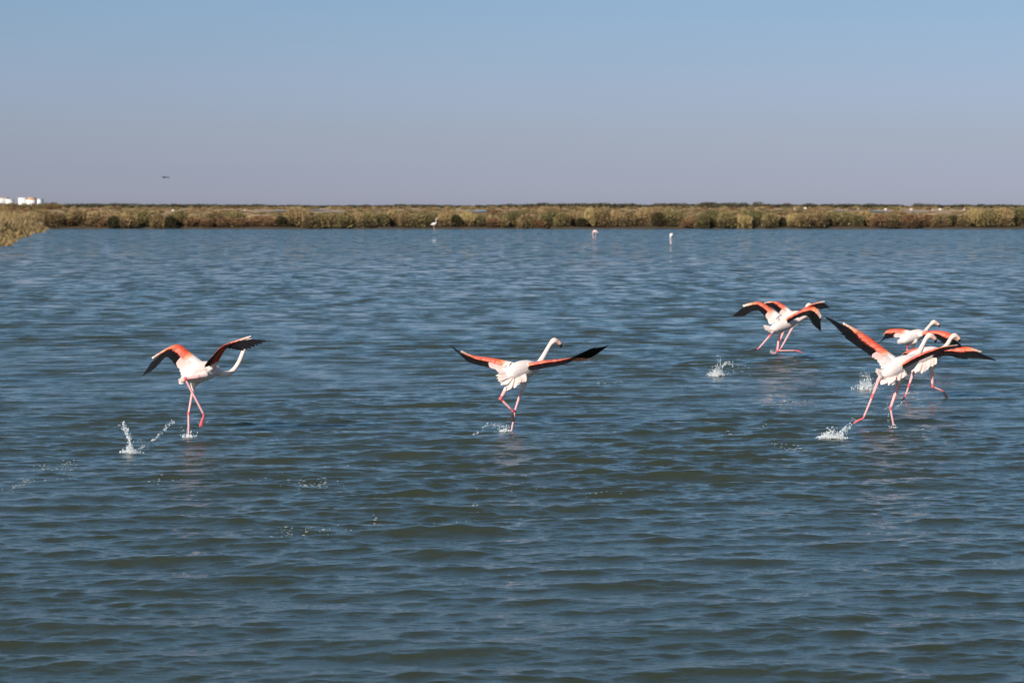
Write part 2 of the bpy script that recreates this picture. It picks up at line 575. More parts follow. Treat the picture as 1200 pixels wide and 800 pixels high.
def shrub_mesh(name, kind, seed, w, h, n=2600):
    upright = 1.6 if kind == 'gold' else 0.55
    P, D, g = leaf_cloud(n, kind, seed, upright)
    P = P * np.array([w, w * 0.9, h * 0.95])
    Ls = g.uniform(.10, .30, n) * (1.4 if kind == 'gold' else 1.0)
    Ws = g.uniform(.03, .075, n) * (0.7 if kind == 'gold' else 1.0)
    V, Q = blades(P, D, Ls, Ws, g)
    c = np.array(KINDS[kind])
    ci = c[g.integers(0, len(c), n)] * g.uniform(.85, 2.6, n)[:, None]
    C = np.repeat(ci, 4, axis=0)
    b = Buf()
    b.add(V, Q, None, C)
    # bare twigs under the leaves, coloured dark to imitate the shade there
    nt = int(n * .25)
    a_ = g.uniform(0, 6.28, nt); r_ = np.sqrt(g.uniform(0, 1, nt)) * .46
    Pt = np.stack([r_ * np.cos(a_) * w, r_ * np.sin(a_) * w * .9, g.uniform(0, .38, nt) * h], 1)
    Dt = nrmrows(np.stack([g.normal(0, .45, nt), g.normal(0, .45, nt), np.ones(nt)], 1))
    Vt, Qt = blades(Pt, Dt, g.uniform(.15, .4, nt), g.uniform(.03, .06, nt), g)
    b.add(Vt, Qt, None, np.repeat(np.array([(.055, .042, .028)]) * g.uniform(.6, 1.5, nt)[:, None], 4, axis=0))
    # woody stems
    for _ in range(7):
        a = g.uniform(0, 6.28); rr = g.uniform(.05, .3) * w
        p0 = np.array([rr * .3 * math.cos(a), rr * .3 * math.sin(a), -.15]); p1 = np.array([rr * math.cos(a), rr * math.sin(a), h * g.uniform(.5, .75)])
        tube(b, [p0, (p0 + p1) / 2 + [0, 0, .05], p1], [.03, .022, .01], 5, (.10, .075, .05))
    return b.mesh(name, None, False)


FRONT = [  # px centre, px width, top py, kind
    (57, 12, 250, 'brown'), (66, 24, 249, 'brown'), (80, 12, 258, 'rust'), (93, 24, 246.5, 'brown'), (110, 22, 248, 'tan'), (122, 12, 259, 'rust'),
    (134, 15, 254, 'dark'), (147, 18, 250, 'tan'), (158, 13, 255, 'brown'), (168, 22, 247, 'olive'), (186, 18, 250, 'brown'), (200, 16, 253, 'dark'),
    (212, 18, 247, 'olive'), (226, 18, 256, 'rust'), (244, 18, 257, 'rust'), (252, 26, 248, 'brown'), (262, 22, 256, 'rust'), (278, 26, 248, 'olive'),
    (283, 22, 256, 'rust'), (303, 24, 255, 'rust'), (319, 20, 256, 'rust'), (330, 14, 254, 'dark'), (346, 30, 242.5, 'tan'), (363, 18, 249, 'brown'),
    (376, 18, 250, 'olive'), (390, 16, 251, 'brown'), (403, 20, 248.5, 'olive'), (418, 16, 249, 'tan'), (432, 22, 249.5, 'olive'), (447, 18, 250.5, 'green'),
    (461, 20, 246, 'tan'), (475, 16, 249, 'brown'), (490, 22, 249.5, 'olive'), (506, 18, 249.5, 'green'), (521, 20, 249, 'tan'), (534, 12, 252, 'dark'),
    (548, 22, 250.5, 'gold'), (563, 14, 253, 'green'), (578, 22, 256, 'rust'), (590, 12, 257, 'brown'), (601, 24, 247.5, 'green'), (617, 20, 251, 'brown'),
    (630, 18, 257, 'rust'), (646, 30, 247, 'green'), (660, 20, 249, 'olive'), (673, 17, 247, 'tan'), (681, 12, 256, 'dark'), (691, 14, 245.5, 'gold'),
    (705, 26, 246, 'brown'), (722, 20, 247, 'tan'), (737, 22, 248, 'brown'), (755, 24, 243.5, 'tan'), (771, 16, 249, 'dark'), (786, 36, 245, 'olive'),
    (808, 18, 257, 'rust'), (823, 20, 250, 'green'), (833, 30, 246, 'green'), (850, 22, 249, 'olive'), (861, 12, 256, 'dark'), (871, 16, 253.5, 'gold'),
    (882, 34, 246, 'green'), (903, 22, 250, 'olive'), (915, 14, 255, 'dark'), (929, 17, 252, 'gold'), (944, 24, 250, 'brown'), (960, 22, 249, 'brown'),
    (975, 26, 248, 'olive'), (991, 24, 248, 'olive'), (1005, 14, 252, 'green'), (1014, 22, 247, 'tan'), (1030, 20, 252, 'rust'), (1046, 26, 249, 'brown'),
    (1066, 28, 251, 'rust'), (1086, 24, 252, 'rust'), (1101, 22, 251, 'brown'), (1117, 22, 253, 'dark'), (1128, 16, 252, 'brown'), (1141, 26, 246, 'gold'),
    (1159, 26, 245, 'olive'), (1176, 26, 243.5, 'tan'), (1193, 24, 243.5, 'green'),
]
WORDS = {'olive': 'olive', 'tan': 'pale tan', 'rust': 'rust red', 'green': 'dark green', 'brown': 'grey brown', 'gold': 'yellow', 'dark': 'shade-darkened brown'}
LM = [(25, 'the golden reed bank'), (101, 'the bare sand mounds'), (193, 'the small bird in the sky'), (237, 'the leftmost flamingo'),
      (385, 'the left marsh pond'), (510, 'the standing white flamingo'), (557, 'the small middle pond'), (618, 'the middle flamingo'),
      (697, 'the pink wading flamingo'), (786, 'the white feeding flamingo'), (915, 'the overlapping flamingo pair'), (1000, 'the raised wing tip'),
      (1093, 'the right trio of heads'), (1168, 'the rightmost wing tip')]
used_labels = {}
ORD = ['', ', second', ', third', ', fourth', ', fifth']
for i, (px, pw, py, kind) in enumerate(FRONT):
    Y = 224.9 + rnd.uniform(0, 1.0) + (1.6 if py < 248.5 else 0)
    w = pw * 1.0 / FPX * Y
    x = (px - 600) / FPX * Y
    zg = float(land_z(np.array([x]), np.array([Y]))[0])
    top = at(px, py, Y)[2]
    h = max(0.6, top - zg)
    me = shrub_mesh("shrub", kind, 100 + i, w, h, int(1300 + 800 * w * h))
    o = link("shrub", me, M_leaf, None, (x, Y, zg))
    lx, lname = min(LM, key=lambda q: abs(q[0] - px))
    dx = px - lx
    side = 'straight above' if abs(dx) < 7 else ('left of' if dx < 0 else 'right of')
    size = 'low' if h < 1.05 else ('tall' if h > 1.75 else 'round')
    base = f"{size} {WORDS[kind]} far shrub {side} {lname}"
    k = used_labels.get(base, 0); used_labels[base] = k + 1
    tag(o, base + ORD[k], "shrub", "shrubs along the far bank")

# scrub receding over the marsh: one mass
def build_scrub():
    b = Buf()
    g = np.random.default_rng(5)
    protos = []
    for i, kind in enumerate(['olive', 'tan', 'brown', 'tan', 'olive', 'rust', 'brown', 'tan']):
        n = 420
        P, D, gg = leaf_cloud(n, kind, 900 + i, 0.6)
        V, Q = blades(P, D, gg.uniform(.10, .22, n), gg.uniform(.05, .10, n), gg)
        c = np.array(KINDS[kind]); ci = c[gg.integers(0, 3, n)] * gg.uniform(.75, 1.25, n)[:, None]
        protos.append((V, Q, np.repeat(ci * 1.7, 4, axis=0)))
    N_ = 3600
    for _ in range(N_):
        Y = 232 + (1400 - 232) * g.uniform(0, 1) ** 1.6
        x = g.uniform(-.46, .36) * Y
        px = 600 + x / Y * FPX
        if x < shore_x(np.array([Y]))[0] and Y < 235: continue
        flat = any(p0 - 4 < px < p1 + 4 and 300 < Y < py_ + 260 for p0, p1, py_ in PONDS)
        if flat and Y > PONDS[0][2] - 20: continue
        V, Q, C = protos[g.integers(0, len(protos))]
        s = g.uniform(1.5, 3.6)
        hh = g.uniform(.35, .8) if Y < 262 else (g.uniform(.3, .75) if Y < 900 else g.uniform(.6, 1.4))
        if flat: hh *= .5
        a = g.uniform(0, 6.28); ca, sa = math.cos(a), math.sin(a)
        W = np.stack([V[:, 0] * ca - V[:, 1] * sa, V[:, 0] * sa + V[:, 1] * ca, V[:, 2]], 1) * np.array([s, s, hh]) + np.array([x, Y, .3])
        b.add(W, Q, None, C)
    for _ in range(70):
        Y = g.uniform(960, 1030); x = (g.uniform(-60, 75) - 600) / FPX * Y
        V, Q, C = protos[g.integers(0, len(protos))]
        sc_ = g.uniform(2.5, 5)
        b.add(V * np.array([sc_, sc_, g.uniform(1.9, 2.7)]) + np.array([x, Y, .2]), Q, None, C * .8)
    o = link("marsh_scrub", b.mesh("marsh_scrub", None, False), M_leaf)
    tag(o, "low tan and olive scrub covering the flat marsh behind the bank", "scrub", None, "stuff")
    # far wood that closes the horizon
    b = Buf()
    protos = []
    for i in range(5):
        n = 260
        P, D, gg = leaf_cloud(n, 'green', 950 + i, 0.4)
        V, Q = blades(P, D, gg.uniform(.12, .25, n), gg.uniform(.08, .16, n), gg)
        c = np.array([(0.11, 0.105, 0.065), (0.085, 0.085, 0.06), (0.135, 0.12, 0.075)]); ci = c[gg.integers(0, 3, n)]  # haze painted into the leaf colours, lightened for distance
        protos.append((V, Q, np.repeat(ci, 4, axis=0)))
    for _ in range(1500):
        Y = g.uniform(1500, 2300)
        x = g.uniform(-.46, .36) * Y
        V, Q, C = protos[g.integers(0, 5)]
        s = g.uniform(5, 13)
        hh = g.uniform(1.2, 3.0) * (1 + 0.25 * math.sin(x * 0.012) + .15 * math.sin(x * .05))
        b.add(V * np.array([s, s * .7, hh]) + np.array([x, Y, .2]), Q, None, C)
    o = link("far_wood", b.mesh("far_wood", None, False), M_leaf)
    tag(o, "thin dark line of far trees along the horizon", "trees", None, "stuff")


build_scrub()

# reed bed on the near left bank
def build_reeds():
    g = np.random.default_rng(8)
    n = 80000
    Y = g.uniform(70, 222, n)
    t = g.uniform(0, 1, n) ** 1.3
    X = shore_x(Y) + 0.1 - t * 22
    clump = np.sin(X * 1.1 + 0.7 * np.sin(Y * .4)) * np.sin(Y * 0.55 + X * .3)
    edge = np.clip((shore_x(Y) - X) / 2.2, 0.3, 1)
    H = (1.25 + 0.35 * clump + g.uniform(-.25, .25, n)) * edge
    Z = land_z(X, Y)
    D = nrmrows(np.stack([g.normal(0.1, .22, n), g.normal(0, .22, n), np.ones(n)], 1))
    P = np.stack([X, Y, Z - .05], 1)
    V, Q = blades(P, D, np.maximum(H, .2), g.uniform(.05, .12, n), g)
    cs = np.array([(0.33, 0.235, 0.10), (0.25, 0.18, 0.08), (0.42, 0.30, 0.15), (0.18, 0.135, 0.06), (0.32, 0.21, 0.115)])
    ci = cs[g.integers(0, 5, n)] * (1 + .15 * clump)[:, None]
    b = Buf(); b.add(V, Q, None, np.repeat(ci, 4, axis=0))
    o = link("reed_bed", b.mesh("reed_bed", None, False), M_leaf)
    tag(o, "dry golden reeds crowding the near bank at the left edge", "reeds", None, "stuff")


build_reeds()

# ---------------------------------------------------------------- far houses
def house(Y, vols, label):
    """vols: (px0, px1, py of the wall top, gable height in m or 0 for a flat roof)"""
    X = lambda px: (px - 600) / FPX * Y
    xc = X((vols[0][0] + vols[-1][1]) / 2)
    root = bpy.data.objects.new("house", None); COL.objects.link(root); root.location = (xc, Y, 0.2)
    tag(root, label, "house")
    for i, (p0, p1, pt_, gb) in enumerate(vols):
        x0, x1, wh = X(p0) - xc, X(p1) - xc, at(p0, pt_, Y)[2] - .2
        dp = 7.0 - .4 * i; f = .12 * i
        b = Buf(); box(b, x0, x1, f, dp, 0, wh, (.74, .73, .71))
        link("wall", b.mesh("wall", None, False), M_build, root)
        b = Buf(); e_ = .25
        if gb:
            V = [(x0 - e_, f - e_, wh + .003), (x1 + e_, f - e_, wh + .003), (x1 + e_, dp + e_, wh + .003), (x0 - e_, dp + e_, wh + .003), (x0 + .5, dp / 2, wh + gb), (x1 - .5, dp / 2, wh + gb)]
            b.add(V, [(0, 1, 5, 4), (2, 3, 4, 5), (0, 3, 2, 1)], [(0, 4, 3), (1, 2, 5)], (.50, .31, .21))
        else:
            box(b, x0 - .08, x1 + .08, f - .08, dp + .08, wh + .003, wh + .22, (.80, .79, .76))
        link("roof", b.mesh("roof", None, False), M_build, root)
        nw = max(1, int((x1 - x0) / 2.4))
        for k in range(nw):
            wx = x0 + (k + .5) * (x1 - x0) / nw
            b = Buf(); box(b, wx - .35, wx + .35, f - .06, f - .003, wh * .5, wh * .5 + .9, (.42, .44, .45))
            link("window", b.mesh("window", None, False), M_build, root)


house(1050, [(-14, 7.5, 232.0, .3), (7.3, 14, 234, 0)], "white stepped house cut by the left picture edge on the horizon")
house(1050, [(22.5, 31.2, 232.4, 0), (31, 41, 234, 1.1)], "white house with a tan roofed right wing above the golden reeds")
house(1065, [(44, 48.5, 233.8, 0)], "narrow white hut right of the tan roofed house")

# ---------------------------------------------------------------- birds
WHITE = np.array((0.80, 0.725, 0.69)); BLUSH = np.array((0.84, 0.58, 0.51))
RED = np.array((0.87, 0.085, 0.026)); ORANGE = np.array((0.91, 0.24, 0.085)); PALE = np.array((0.90, 0.50, 0.36))
BLACK = np.array((0.007, 0.0065, 0.007)); LEG = np.array((0.80, 0.41, 0.41)); JOINT = np.array((0.66, 0.13, 0.15))
FOOT = np.array((0.045, 0.028, 0.032))


def feather(buf, P, Q, Nn, w, C, curl=0.0, tip=0.35, k=6):
    P, Q = np.asarray(P, float), np.asarray(Q, float)
    d = Q - P; Ln = np.linalg.norm(d) + 1e-9
    s = nrm(np.cross(d, Nn)); up = nrm(np.cross(s, d))
    t = np.linspace(0, 1, k + 1)
    prof = np.minimum(0.55 + 1.6 * t, 1.0) * np.sqrt(np.clip(1 - np.clip((t - (1 - tip)) / tip, 0, 1) ** 2, 0.0, 1)) + 0.03
    ctr = P + d * t[:, None] + up * (curl * Ln * (t ** 2))[:, None]
    e = (w / 2) * prof[:, None] * s
    V = np.stack([ctr - e - up * w * .04, ctr + up * w * .05, ctr + e - up * w * .04], 1).reshape(-1, 3)
    Qd = []
    for i in range(k):
        a = i * 3
        Qd += [(a, a + 1, a + 4, a + 3), (a + 1, a + 2, a + 5, a + 4)]
    buf.add(V, Qd, None, C)


def lerp3(u, stops):
    xs = [s[0] for s in stops]
    return np.array([np.interp(u, xs, [s[1][k] for s in stops]) for k in range(3)])


def build_wing(root, off, LE, TE, seed, white_to=0.2, black=.2):
    g = np.random.default_rng(seed)
    n = 41
    le, te = catmull(LE, n), catmull(TE, n)
    span = np.gradient(le, axis=0)
    chord = te - le
    Nn = np.cross(span, chord)
    Nn = nrmrows(Nn)
    # keep the normal continuous, up at the root
    if Nn[3][2] < 0: Nn = -Nn
    for i in range(4, n):
        if np.dot(Nn[i], Nn[i - 1]) < -0.2: Nn[i] = -Nn[i]
    for _ in range(3):
        Nn[1:-1] = nrmrows(Nn[:-2] + 2 * Nn[1:-1] + Nn[2:])
    U = np.linspace(0, 1, n)

    def pt(u, v, lift=0.0):
        f = u * (n - 1); i = min(int(f), n - 2); f -= i
        l = le[i] * (1 - f) + le[i + 1] * f; t = te[i] * (1 - f) + te[i + 1] * f
        nn = Nn[i] * (1 - f) + Nn[i + 1] * f
        c = np.linalg.norm(t - l)
        camber = 0.07 * c * math.sin(math.pi * min(max(v, 0), 1))
        return l + (t - l) * v + nn * (camber + lift), nn

    w0 = white_to
    upc = [(0, WHITE if w0 > .05 else ORANGE), (max(w0 - .07, .005), WHITE if w0 > .05 else ORANGE), (w0 + .01, ORANGE), (w0 + .07, RED), (.48, RED), (.56, ORANGE), (.66, PALE), (.74, WHITE * .9), (1, PALE)]
    SE = .74
    # coverts shell: closed aerofoil section
    prof_v = np.concatenate([np.linspace(.56, 0, 9), np.linspace(0, .56, 9)[1:]])
    sgn = np.concatenate([np.ones(9), -np.ones(8)])
    buf = Buf()
    us = np.linspace(0, SE, 34)
    rings, cols = [], []
    for u in us:
        th_ = (0.034 if black > .1 else .022) * (1 - u) ** 1.0 * (1 - max(0, u - .5) / (SE - .5)) ** .6 + 0.002
        ring = []
        vm = np.interp(u, [.42, .5, SE], [.56, .46, .05])
        for v, s_ in zip(prof_v, sgn):
            x = v / .56
            t_ = th_ * (2.6 * math.sqrt(max(x, 0)) * (1 - x) ** 0.9 + 0.02)
            p_, _ = pt(u, x * vm, s_ * t_ * (0.75 if s_ > 0 else .55))
            ring.append(p_)
            c = lerp3(u, upc)
            c = c * (1 - .1 * x) + PALE * .1 * x
            if s_ < 0: c = c * np.array([.9, .75, .75])
            cols.append(c * g.uniform(.9, 1.08))
        rings.append(ring)
    m = len(prof_v)
    V = np.array(rings).reshape(-1, 3)
    Q = []
    for a in range(len(us) - 1):
        for k in range(m - 1):
            Q.append((a * m + k, a * m + k + 1, (a + 1) * m + k + 1, (a + 1) * m + k))
    buf.add(V, Q, None, np.array(cols))
    wing = link("wing", buf.mesh("wing", off), M_wing, root)
    # flight feathers
    fb = Buf()
    ns = 17
    for k in range(ns):
        u = black + (0.52 - black) * k / (ns - 1)
        P, nn = pt(u, .28, -.004); T, _ = pt(u + .012, 1.0 + g.uniform(-.015, .015), -.004)
        feather(fb, P, T, nn, .062, BLACK * g.uniform(.8, 1.6), -.03, .22)
    npr = 11
    for k in range(npr):
        f = k / (npr - 1)
        P, nn = pt(.48 + .27 * f, .18, -.003 - .001 * k)
        T, _ = pt(min(.54 + .46 * f ** .9, 1.0), 1.0 + g.uniform(-.02, .02), 0)
        d = T - P
        T = P + d * (1 + g.uniform(-.03, .03))
        feather(fb, P, T, nn, .046 - .014 * f, BLACK * g.uniform(.7, 1.5), -.02 + g.uniform(-.02, .02), .4, 8)
    link("flight_feathers", fb.mesh("flight_feathers", off), M_flight, wing)
    # covert rows, above and below, and the long white tertials
    cb = Buf()
    for side in (1, -1):
        for (v0, v1, cnt, wd, mixc) in ((.06, .36, 26, .034, 0.0), (.2, .5, 27, .036, .06), (.34, .62, 28, .036, .30)):
            for k in range(cnt):
                u = .04 + (SE - .05) * k / (cnt - 1) + g.uniform(-.01, .01)
                shrink = np.interp(u, [.42, .5, SE], [1, .8, .2])
                lift = side * ((0.012 if black > .1 else .007) * (1 - u) + .004) + (0.004 if side > 0 else -.004)
                P, nn = pt(u, v0 * shrink, lift); T, _ = pt(u + .014, (v1 + g.uniform(-.03, .03)) * shrink, lift * .55)
                c = lerp3(u, upc)
                tipc = lerp3(u, [(0, WHITE), (white_to + .05, BLUSH), (.5, PALE), (1, WHITE)])
                c = (c * (1 - mixc) + tipc * mixc) * g.uniform(.58, 1.18)
                if side < 0: c = c * np.array([.9, .72, .72])
                feather(cb, P, T, nn * side, wd, c, -.02, .45, 4)
    for k in range(9 if black > .1 else 0):
        u = black * 1.0 * k / 8
        P, nn = pt(u, .25, .006); T, _ = pt(u + .01, 1.02 + g.uniform(-.05, .05), .004)
        feather(cb, P, T, nn, .06, (lerp3(u, upc) * .3 + WHITE * .7) * g.uniform(.92, 1.03), -.03, .35)
    link("covert_feathers", cb.mesh("covert_feathers", off), M_feather, wing)


def build_bird(label, group, yw, spine, n_torso, legs, wings, fans, bill, seed, voxel=.0055, white_to=.2, contour=70, extra_neck=None):
    """spine/legs/wings as (px, py, dz [, r]) with dz metres beyond the bird's own distance"""
    g = np.random.default_rng(seed)
    Y0 = ground_Y(yw)
    W = lambda q: at(q[0], q[1], Y0 + q[2])
    S = np.array([np.append(W(q), q[3]) for q in spine])
    off = np.array([W(spine[2])[0], Y0, 0.0])
    b = Buf()
    # spine tube: torso, neck, head in one run
    C = catmull(S, 12 * (len(S) - 1) + 1)
    C[:, 3] = np.maximum(C[:, 3], .012)
    tube(b, C[:, :3], C[:, 3], 16)
    samples = []       # (point, colour, radius)
    kt = 12 * (n_torso - 1)
    for i, c in enumerate(C):
        f = i / (len(C) - 1)
        col = WHITE if i < kt else WHITE * .55 + BLUSH * .45
        if i > len(C) - 16: col = BLUSH
        samples.append((c[:3], col, c[3]))
    for leg in legs:
        Lp = np.array([W(q) for q in leg['p']])
        R = np.array([q[3] for q in leg['p']])
        ank = 3 if leg['white'] == 2 else 2
        for a in range(len(Lp) - 1):
            t = np.linspace(0, 1, 9)[:, None]
            seg = Lp[a] + (Lp[a + 1] - Lp[a]) * t
            rr = R[a] + (R[a + 1] - R[a]) * t[:, 0]
            tube(b, seg, rr, 10)
            for q, r_, tt in zip(seg, rr, t[:, 0]):
                if a < leg['white'] or r_ > .024: col = WHITE * .8 + BLUSH * .2
                else:
                    dj = min(np.linalg.norm(q - Lp[j]) for j in range(ank, len(Lp)))
                    col = JOINT if dj < .025 else LEG
                samples.append((q, col, r_))
        # joint knob
        jp = Lp[ank]
        Vb = ICO_V * (R[ank] * 1.5) + jp
        b.add(Vb, None, ICO_F)
        # toes with web
        toe0 = Lp[-1]; td = np.array(leg.get('toe', (0.5, .6, -.5)), float); td = nrm(td)
        sd = nrm(np.cross(td, [0.1, .2, 1]))
        dark = leg.get('dark', False)
        for k in (-1, 0, 1):
            e = toe0 + td * .095 + sd * k * leg.get('web', .012)
            tube(b, [toe0, (toe0 + e) / 2 + [0, 0, .006], e], [.010, .011, .009], 8)
            for tt in (0.15, .5, 1):
                samples.append((toe0 + (e - toe0) * tt, FOOT if dark else JOINT, .012))
        e1, e2 = toe0 + td * .065 + sd * leg.get('web', .012), toe0 + td * .065 - sd * leg.get('web', .012)
        up = np.cross(td, sd) * .0045
        Vw = np.array([toe0 + up, e1 + up, e2 + up, toe0 - up, e1 - up, e2 - up])
        b.add(Vw, [(0, 3, 4, 1), (1, 4, 5, 2), (2, 5, 3, 0)], [(0, 1, 2), (3, 5, 4)])
    # wing roots: arm muscle so that the wings grow out of the same surface
    for wg in wings:
        a0, a1 = W(wg['LE'][0]), W(wg['LE'][1]); t0 = W(wg['TE'][0])
        sh = C[int(12 * 2.6), :3]
        tube(b, [sh, a0 * .8 + t0 * .2, a0 * .35 + a1 * .5 + t0 * .15], [.05, .035, .014], 10)
        for q, r_ in ((sh, .06), (a0, .04), ((a0 + a1) / 2, .02)):
            samples.append((q, WHITE, r_))
    me = b.mesh("flamingo", off)
    me = remesh("flamingo", me, voxel)
    Vv = coords(me) + off
    SP = np.array([s[0] for s in samples]); SC = np.array([s[1] for s in samples]); SR = np.array([s[2] for s in samples])
    cols = np.empty((len(Vv), 3))
    for a in range(0, len(Vv), 4000):
        d = np.linalg.norm(Vv[a:a + 4000, None, :] - SP[None], axis=2) - SR[None]
        cols[a:a + 4000] = SC[d.argmin(1)]
    pk = .5 + .5 * np.sin(Vv[:, 0] * 31 + 2 * np.sin(Vv[:, 2] * 40)) * np.sin(Vv[:, 1] * 27 + Vv[:, 2] * 33)
    trunk = cols[:, 1] > .6
    cols[trunk] = (cols[trunk] * (1 - .45 * pk[trunk, None]) + BLUSH * .45 * pk[trunk, None]) * g.uniform(.9, 1.04, (int(trunk.sum()), 1))
    set_cols(me, cols)
    me.materials.clear()
    bird = link("flamingo", me, M_body, None, off)
    tag(bird, label, "flamingo", group)
    # tail and vent fans
    tb = Buf()
    for base, tips, cnt in fans:
        Bp, Tp = catmull(np.array([W(q) for q in base]), cnt), catmull(np.array([W(q) for q in tips]), cnt)
        axis = nrm(C[0, :3] - C[24, :3])
        for k in range(cnt):
            for lay in range(2):
                m = g.uniform(.15, .7)
                P = Bp[k] + g.normal(0, .004, 3); Q = P + (Tp[k] - P) * (g.uniform(.9, 1.02) if lay == 0 else g.uniform(.6, .75)) + g.normal(0, .006, 3)
                feather(tb, P, Q, np.array([0.1, -.75, .6]) + g.normal(0, .08, 3), g.uniform(.030, .045), (WHITE * (1 - m) + BLUSH * m) * g.uniform(.93, 1.02), g.uniform(-.05, .05) - .05 * lay, .3)
    if tb.V:
        link("tail", tb.mesh("tail", off), M_feather, bird)
    # bill: bent, pink base and black tip
    if bill:
        Bp = np.array([W(q) for q in bill])
        bb = Buf()
        cc = catmull(Bp, 9)
        R = np.interp(np.linspace(0, 1, 9), [0, .35, .6, 1], [.022, .020, .018, .007])
        colb = np.array([BLUSH * .9] * 8 + [BLUSH * .9])
        tube(bb, cc[:5], R[:5], 10, PALE * .9)
        tube(bb, cc[4:], R[4:] * 1.02, 10, BLACK)
        bl = link("bill", bb.mesh("bill", off), M_bill, bird)
        # eyes on both sides of the head
        hc = C[-8, :3]; hd = nrm(Bp[0] - hc); sd = nrm(np.cross(hd, [0, 0, 1]))
        for s_ in (-1, 1):
            eb = Buf(); eb.add(ICO_V * .007 + hc + sd * s_ * C[-8, 3] * .95 + np.array([0, 0, .006]), None, ICO_F, (.55, .42, .08))
            link("eye", eb.mesh("eye", off), M_bill, bird)
    for i, wg in enumerate(wings):
        build_wing(bird, off, np.array([W(q) for q in wg['LE']]), np.array([W(q) for q in wg['TE']]), seed * 10 + i, wg.get('white', white_to), wg.get('black', .25))
    return bird, Y0


RUN = "flamingos running on the water"
# 1 leftmost
build_bird("flamingo at far left running with arched wings and white neck curved up behind its wing", RUN, 513,
    [(214, 445, -.12, .025), (221, 441, -.08, .06), (231, 437, 0, .092), (243, 434, .07, .088), (252, 434, .12, .058), (258, 437, .15, .033),
     (265, 438, .17, .026), (272, 435, .20, .023), (279, 426, .22, .021), (284, 415, .24, .021), (287.5, 406, .25, .022), (291, 400, .26, .030), (295, 400, .27, .024)], 5,
    [dict(p=[(231, 442, .04, .06), (227, 450, .05, .032), (226, 457, .05, .014), (221, 484, .02, .010), (221, 516, .02, .009)], white=2, toe=(.6, .7, -.3)),
     dict(p=[(241, 439, -.05, .034), (231, 441.5, -.12, .019), (217, 443.5, -.15, .012), (239, 486, -.08, .010), (238.5, 488, -.08, .010)], white=0, toe=(-.25, .1, -.9))],
    [dict(LE=[(240, 426, .08), (222, 413, .17), (207, 405, .25), (179, 419.5, .33), (161.5, 436.5, .36)],
          TE=[(214, 442, -.14), (208, 429, -.06), (194, 417, .04), (180, 432, .17), (166.5, 441, .31)], white=.20, black=.25),
     dict(LE=[(253, 428, .02), (258, 418, -.05), (268, 405, -.12), (294, 394.5, -.18), (312, 399, -.18)],
          TE=[(237, 431, -.15), (245, 420, -.25), (263, 406, -.31), (286, 410, -.34), (312, 400, -.24)], white=.0, black=.08)],
    [([(217, 442, -.12), (215, 444, -.12)], [(209, 446, -.2), (213, 450, -.2)], 6)],
    [(296, 400, .27), (299, 401, .27), (301, 404, .27)], 1)
# 2 middle
build_bird("flamingo running alone in the middle with wings spread level and head held high", RUN, 503,
    [(593, 442, -.14, .032), (599, 438, -.09, .07), (608, 434.5, 0, .092), (618, 432, .08, .086), (626, 430, .14, .058), (631, 427, .19, .036),
     (636, 419, .26, .026), (641, 410, .33, .022), (645, 403.5, .38, .022), (649, 399.5, .41, .031), (653, 400.5, .43, .026)], 5,
    [dict(p=[(614, 441, .02, .055), (614, 450, .02, .030), (611, 457, .02, .014), (603.5, 481, 0, .010), (599, 507, 0, .009)], white=2, toe=(.6, .7, -.3)),
     dict(p=[(602, 444, -.06, .05), (592, 457, -.12, .020), (586.5, 467, -.14, .013), (600.5, 481, -.10, .009), (601, 482, -.10, .009)], white=1, toe=(-.05, .1, -1), dark=True)],
    [dict(LE=[(603, 426, .06), (575, 421, .18), (555, 418, .30), (540, 411.5, .37), (527, 403, .40)],
          TE=[(589, 438, -.13), (578, 431, -.04), (552, 424, .10), (540.5, 417, .22), (527, 404, .38)], white=.10, black=.25),
     dict(LE=[(620, 427, .05), (640, 423.5, 0), (664, 422, -.05), (692, 420.5, -.10), (713, 405, -.14)],
          TE=[(620, 433, -.16), (638, 430, -.22), (663, 424.5, -.28), (690, 408.5, -.30), (713, 404, -.2)], white=.0, black=.03)],
    [([(600, 437, -.12), (601, 441, -.12)], [(581.5, 437, -.2), (584, 448, -.22), (597, 457, -.22)], 14),
     ([(602, 441, -.10), (614, 437, -.06)], [(599, 456, -.18), (607, 451, -.18), (614, 447, -.12)], 12)],
    [(654, 401, .43), (656.5, 403, .44), (657.5, 407, .44)], 2)
